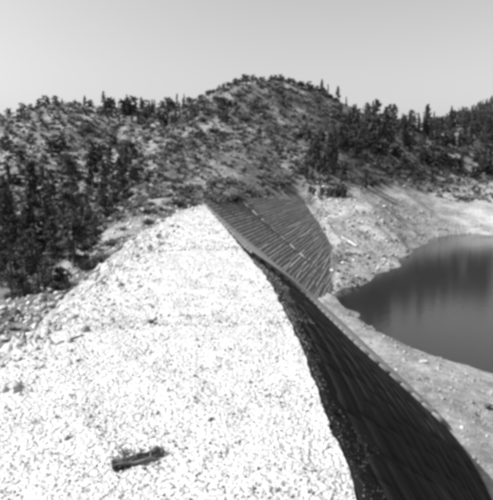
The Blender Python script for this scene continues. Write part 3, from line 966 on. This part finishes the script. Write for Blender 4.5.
for k in range(290):
    px = random.uniform(120, 345); py = random.uniform(92, 200)
    if px < 200 and py > 205 - (200 - px) * .1: continue
    if vnoise(np.array([px / 14]), np.array([py / 9]), 4)[0] < -.08: continue
    pool = random.choice([SHRUBS, DARKS, DARKS, DARKS, PALES])
    shrub(px, py, random.choice([4, 5, 6, 7, 8, 10, 12]) * random.uniform(.8, 1.1), 'rounded bush among the scrub covering the domed hill', 'bushes on the domed hill', pool)
for k in range(60):
    px = random.uniform(345, 493); py = random.uniform(150, 186)
    shrub(px, py, random.uniform(4, 10), 'grey bush on the slope above the far bare shore', 'bushes above the far shore', random.choice([SHRUBS, DARKS, SHRUBS]))
for k in range(36):
    shrub(random.uniform(0, 100), random.uniform(225, 300), random.uniform(10, 22), 'dark bush on the shaded floor of the left valley', 'bushes on the valley floor', DARKS)
for k in range(34):
    px = random.uniform(0, 170); f = px / 170; py = random.uniform(268, 310) - f * 75
    shrub(px, py, random.uniform(6, 17) * (1.1 - .4 * f), 'dark bush in the rough strip left of the white rubble', 'bushes left of the rubble', random.choice([SHRUBS, DARKS, PALES]))
base_s = [make_shrub(300 + i, 4, 44, size=.34) for i in range(6)]
VV = {0: [], 1: [], 2: []}; FF = {0: [], 1: [], 2: []}; cn = {0: 0, 1: 0, 2: 0}
r_ = np.random.default_rng(91)
for k in range(12000):
    px = r_.uniform(-10, 500); py = r_.uniform(80, 250)
    h, w = hit(px, py)
    if h is None or w != 'ground' or h.y < 100: continue
    if h.z < 21.5 and h.x > 15 and h.y < 290: continue
    den = fbm(np.array([h.x]), np.array([h.y]), 24, 3, 61)[0]
    if r_.random() > (1. if px < 140 else .9) + 1.4 * den: continue
    s = r_.uniform(.35, 1.0) ** 1.6 * 2.1 * (h.y / 300 + .3)
    u = r_.random(); lf = 1 if px < 125 else 0
    c = 2 if u < (.5 if lf else .30) else 1 if u > (.92 if lf else .72) else 0
    V, F = base_s[r_.integers(0, 6)]
    a = r_.uniform(0, 6.28); ca, sa = math.cos(a), math.sin(a)
    v = np.stack([V[:, 0] * ca - V[:, 1] * sa, V[:, 0] * sa + V[:, 1] * ca, V[:, 2]], -1) * s + np.array([h.x, h.y, h.z - .1])
    VV[c].append(v); FF[c].append(F + cn[c]); cn[c] += len(v)
for c, (mk, nm, lb) in enumerate([('scrub', 'grey_scrub', 'grey scrub spread over all the hillsides'), ('pale_scrub', 'dry_scrub', 'pale dry brush spread between the darker scrub'), ('pine', 'dark_scrub', 'low dark scrub spread over all the hillsides')]):
    tag(link(nm, mesh_np(nm, np.concatenate(VV[c]), np.concatenate(FF[c]), M[mk])), lb, 'scrub', kind='stuff')

# ------------------------------------------------------------------ wood lying about
def log_mesh(name, pts, rad, mat, seg=7, seed=0):
    r = np.random.default_rng(seed)
    V, F = tube(pts, rad, seg)
    V = np.array(V); V += r.normal(size=V.shape) * np.mean(rad) * .18
    F = [tuple(f) for f in F]
    me = bpy.data.meshes.new(name); n = len(pts)
    F += [tuple(range(seg))[::-1], tuple(range((n - 1) * seg, n * seg))]
    me.from_pydata([tuple(v) for v in V], [], F); me.materials.append(mat)
    return me
def ground_pt(px, py, up=0.0):
    h, _ = hit(px, py); return np.array([h.x, h.y, h.z + up])
c = ground_pt(140, 464)
dl = empty('dead_branch', tuple(c)); tag(dl, 'dark dead branch lying on the white rubble at the bottom of the picture', 'branch')
def rel(px, py, up): return ground_pt(px, py, up) - c
link('limb', log_mesh('limb', [rel(112, 470, .08), rel(122, 468, .10), rel(134, 466, .07), rel(148, 462, .07), rel(160, 460, .05)], [.025, .055, .045, .035, .012], M['dead_wood'], seed=1), None, dl)
link('limb', log_mesh('limb', [rel(130, 463, .05), rel(138, 459, .09), rel(149, 456, .06), rel(157, 452, .11), rel(165, 454, .06)], [.012, .03, .045, .06, .02], M['dead_wood'], seed=2), None, dl)
for k in range(60):
    a = rel(random.uniform(114, 162), random.uniform(453, 470), random.uniform(.04, .12)); d = np.array([random.uniform(-.2, .2), random.uniform(-.16, .16), random.uniform(-.02, .09)])
    link('twig', log_mesh('twig', [a, a + d * .6, a + d], [.018, .013, .006], M['dead_wood'], 5, k), None, dl)
C_ = np.array([rel(112 + 50 * u, 469 - 14 * u + random.uniform(-4.5, 3.5) * (1.2 - .5 * u), random.uniform(.01, .08)) for u in [random.random() for _ in range(800)]])
link('dry_needles', mesh_np('dry_needles', *leaf_quads(C_, .05, np.random.default_rng(4), 2.2), M['pine']), None, dl)
c2 = ground_pt(66, 342)
st = empty('pole', tuple(c2)); tag(st, 'thin weathered pole lying on the rubble near the left rocks', 'pole')
link('shaft', log_mesh('shaft', [ground_pt(53, 346, .04) - c2, ground_pt(66, 342, .05) - c2, ground_pt(83, 335.5, .04) - c2], [.045, .045, .03], M['boulder'], seed=9), None, st)
for k, (px, py, hp, lab) in enumerate([(321.5, 195, 8, 'leftmost dark upright stump above the far end of the planked face'), (329.5, 196, 9, 'dark upright stump between the two middle pale rocks'),
                               (337.5, 196, 10, 'tall dark stump just left of the black bush'), (342, 197, 12, 'thickest dark stump, rightmost above the planked face'), (365, 188, 15, 'dark snag standing in the low bush at the top of the bare slope')]):
    g_ = ground_pt(px, py); H = hp * np.linalg.norm(g_ - CAM) / 560; w_ = H * (.17 if k < 4 else .1)
    r2 = np.random.default_rng(k)
    sp = [np.array([r2.normal() * .03 * H, r2.normal() * .03 * H, H * u]) for u in (-.1, .3, .65, 1)]
    so = link('stump', log_mesh('stump', sp, [w_ * 1.3, w_, w_ * .85, w_ * .5], M['charred_wood'], 8, 60 + k)); so.location = g_
    tag(so, lab, 'stump', 'dark stumps above the planked face')
c3 = ground_pt(350, 240)
tag(link('driftwood_log', log_mesh('driftwood_log', [ground_pt(341, 238, .3) - c3, ground_pt(348, 241.5, .32) - c3, ground_pt(356, 246.5, .25) - c3], [.36, .32, .22], M['bleached_wood'], seed=4)), 'white bleached log lying on the bare slope beside the planked face', 'log').location = c3
c4 = ground_pt(352, 252)
tag(link('driftwood_log', log_mesh('driftwood_log', [ground_pt(347, 251, .2) - c4, ground_pt(357, 254, .2) - c4], [.22, .16], M['bleached_wood'], seed=5)), 'smaller pale log just below the white bleached log', 'log').location = c4

# ------------------------------------------------------------------ labels of repeats: look, then the landmark it stands by
LAND = [((74, 215), 'the tallest pine of the valley'), ((95, 285), 'the big pale boulder'), ((140, 158), 'the pale spur'), ((203, 205), 'the far tip of the crest'),
        ((222, 116), 'the largest black bush'), ((262, 76), 'the domed summit'), ((177, 103), 'the slim lone skyline pine'), ((377, 120), 'the tallest right slope pine'),
        ((365, 181), 'the dark young pine'), ((328, 192), 'the upright pale rocks'), ((349, 241), 'the white bleached log'), ((404, 263), 'the tip of the rocky spit'),
        ((487, 408), 'the black shore rock'), ((424, 362), 'the pale flat boulder on the near shore'), ((426, 112), 'the low notch of the skyline'), ((50, 100), 'the top of the left hill'),
        ((258, 196), 'the top edge of the planked face'), ((30, 335), 'the grey slab among the left rocks'), ((470, 170), 'the right end of the shore woods'), ((20, 235), 'the left end of the valley woods')]
bpy.context.view_layer.update()
rows = {}
for o in S.objects:
    if o.parent is None and o.get('group') and o.get('category'):
        rows.setdefault((o['group'], o['category']), []).append(o)
FIRST = set(VAL_ for VAL_ in (VAL, RS, 'upright pale rocks by the thicket', 'dark stumps above the planked face'))
ORD = [''] + [f', {w} nearest to it' for w in 'second third fourth fifth sixth seventh eighth ninth tenth eleventh twelfth'.split()]
taken = {}
for (grp, cat), obs in rows.items():
    if grp in FIRST: continue
    hs = sorted(o.scale[2] / (o.location - Vector(CAM)).length for o in obs)
    for o in obs:
        px, py = to_px(o.location)
        r_h = o.scale[2] / (o.location - Vector(CAM)).length
        f = sum(1 for h in hs if h <= r_h) / len(hs)
        size = 'tall' if f > .66 else 'small' if f < .33 else 'middle-sized'
        if cat != 'tree': size = 'large' if f > .66 else 'small' if f < .33 else 'middle-sized'
        if cat == 'tree':
            kn = [k for k, v in PINES.items() for c_, t_ in v if any(ch.data == c_ for ch in o.children)][0]
            look = {'dense': 'dense pointed pine', 'open': 'open ragged pine', 'round': 'round headed tree', 'oak': 'low bushy tree', 'narrow': 'slender pine'}[kn]
        elif cat == 'shrub':
            look = 'pale dry bush' if o.data in PALES else 'dark bush' if o.data in DARKS else 'grey bush'
        else:
            look = 'pale boulder' if o.data in PALEB else 'dark boulder' if o.data in DARKB else 'grey boulder'
        (lx_, ly_), ln_ = min(LAND, key=lambda L: math.hypot(L[0][0] - px, L[0][1] - py))
        dx, dy = px - lx_, py - ly_
        rel_ = 'beside' if math.hypot(dx, dy) < 6 else ('right of' if dx > 0 else 'left of') if abs(dx) > 2 * abs(dy) else ('below' if dy > 0 else 'above') if abs(dy) > 2 * abs(dx) else ('below' if dy > 0 else 'above') + (' and right of' if dx > 0 else ' and left of')
        taken.setdefault((grp, f'{size} {look} {rel_} {ln_}'), []).append((math.hypot(dx, dy), o))
seen = {}
for (grp, lab), lst in taken.items():
    lst.sort(key=lambda t: t[0])
    for i, (d, o) in enumerate(lst):
        o['label'] = lab + ORD[i] if i < len(ORD) else lab + ', farther from it'
cnt_ = {}
for o in S.objects:
    if o.get('label') and o.parent is None: cnt_.setdefault(o['label'], []).append(o)
GW = {'pines in the saddle': 'in the saddle', 'trees on the left hill': 'on its face', 'dark pines in the left valley': 'in the valley', 'trees of the shaded grove': 'in the grove',
      'skyline trees of the left hill': 'on the skyline', 'skyline trees of the domed hill': 'on the skyline', 'pines on the right shoulder': 'on the shoulder', 'pines of the right woods': 'in the woods',
      'small trees above the far shore': 'above the shore', 'bushes on the domed hill': 'on the domed hill', 'bushes above the far shore': 'above the shore', 'bushes left of the rubble': 'by the rubble',
      'bushes on the valley floor': 'in shade', 'blocks at the far left rubble edge': 'in the jumble', 'boulders along the left rubble edge': 'by the rubble', 'boulders on the rocky spit': 'on the spit', 'rocks on the bare slope': 'on bare soil',
      'rocks on the near shore': 'on the near shore', 'pale outcrops on the hillside': 'among scrub'}
for lab, obs in cnt_.items():
    if len({o.get('group') for o in obs}) > 1:
        for o in obs:
            w_ = GW.get(o['group'], '')
            a_l, _, b_l = o['label'].partition(', ')
            b_l = b_l.replace(' to it', '')
            cand = [a_l + (', ' + b_l if b_l else '') + ', ' + w_, a_l.replace('middle-sized ', '') + (', ' + b_l if b_l else '') + ', ' + w_, a_l + ', ' + w_, o['label']]
            o['label'] = next((c_ for c_ in cand if len(c_.split()) <= 16), ' '.join(a_l.split()[:16]))
def words16(t):
    for a, b in ((' to it', ''), ('middle-sized ', ''), ('above and left of', 'above left of'), ('above and right of', 'above right of'), ('below and left of', 'below left of'), ('below and right of', 'below right of')):
        if len(t.split()) > 16: t = t.replace(a, b)
    return t if len(t.split()) <= 16 else t.replace(' among the left rocks', '').replace('the tallest right slope pine', 'the tallest right pine').replace(', in the woods', '').replace('headed ', '').replace(', in the jumble', '').replace(', by the rubble', '')
by_ = {}
for o in S.objects:
    if o.parent is None and o.get('label'): by_.setdefault(o['label'], []).append(o)
for lab, obs in by_.items():
    if len(obs) > 1 and len({o.get('group') for o in obs}) > 1:
        for o in obs:
            w_ = GW.get(o.get('group'), '')
            if w_ and not lab.endswith(w_): o['label'] = lab.replace(' to it', '') + ', ' + w_
by_ = {}
for o in S.objects:
    if o.parent is None and o.get('label'): by_.setdefault((o['label'], o.get('group')), []).append(o)
for (lab, grp), obs in by_.items():
    if len(obs) > 1:                       # what still agrees: told apart by their order across the slope
        obs.sort(key=lambda o: to_px(o.location)[0])
        nm = ['leftmost', 'second from left', 'third from left', 'fourth from left', 'fifth from left', 'sixth from left']
        for i, o in enumerate(obs[:6]): o['label'] = lab.replace(', farther from it', '').replace(' to it', '') + ', ' + nm[i]
for o in S.objects:
    if o.parent is None and o.get('label'): o['label'] = words16(o['label'])
by_ = {}
for o in S.objects:
    if o.parent is None and o.get('label'): by_.setdefault(o['label'], []).append(o)
for lab, obs in by_.items():
    if len(obs) == 2 and len(lab.split()) < 16:
        obs.sort(key=lambda o: to_px(o.location)[1])
        obs[0]['label'] = 'upper ' + lab; obs[1]['label'] = 'lower ' + lab
for o in S.objects:
    if o.parent is None and o.get('label') and len(o['label'].split()) > 16:
        o['label'] = ' '.join(w for w in o['label'].split() if w not in ('the', 'to', 'it', 'and'))
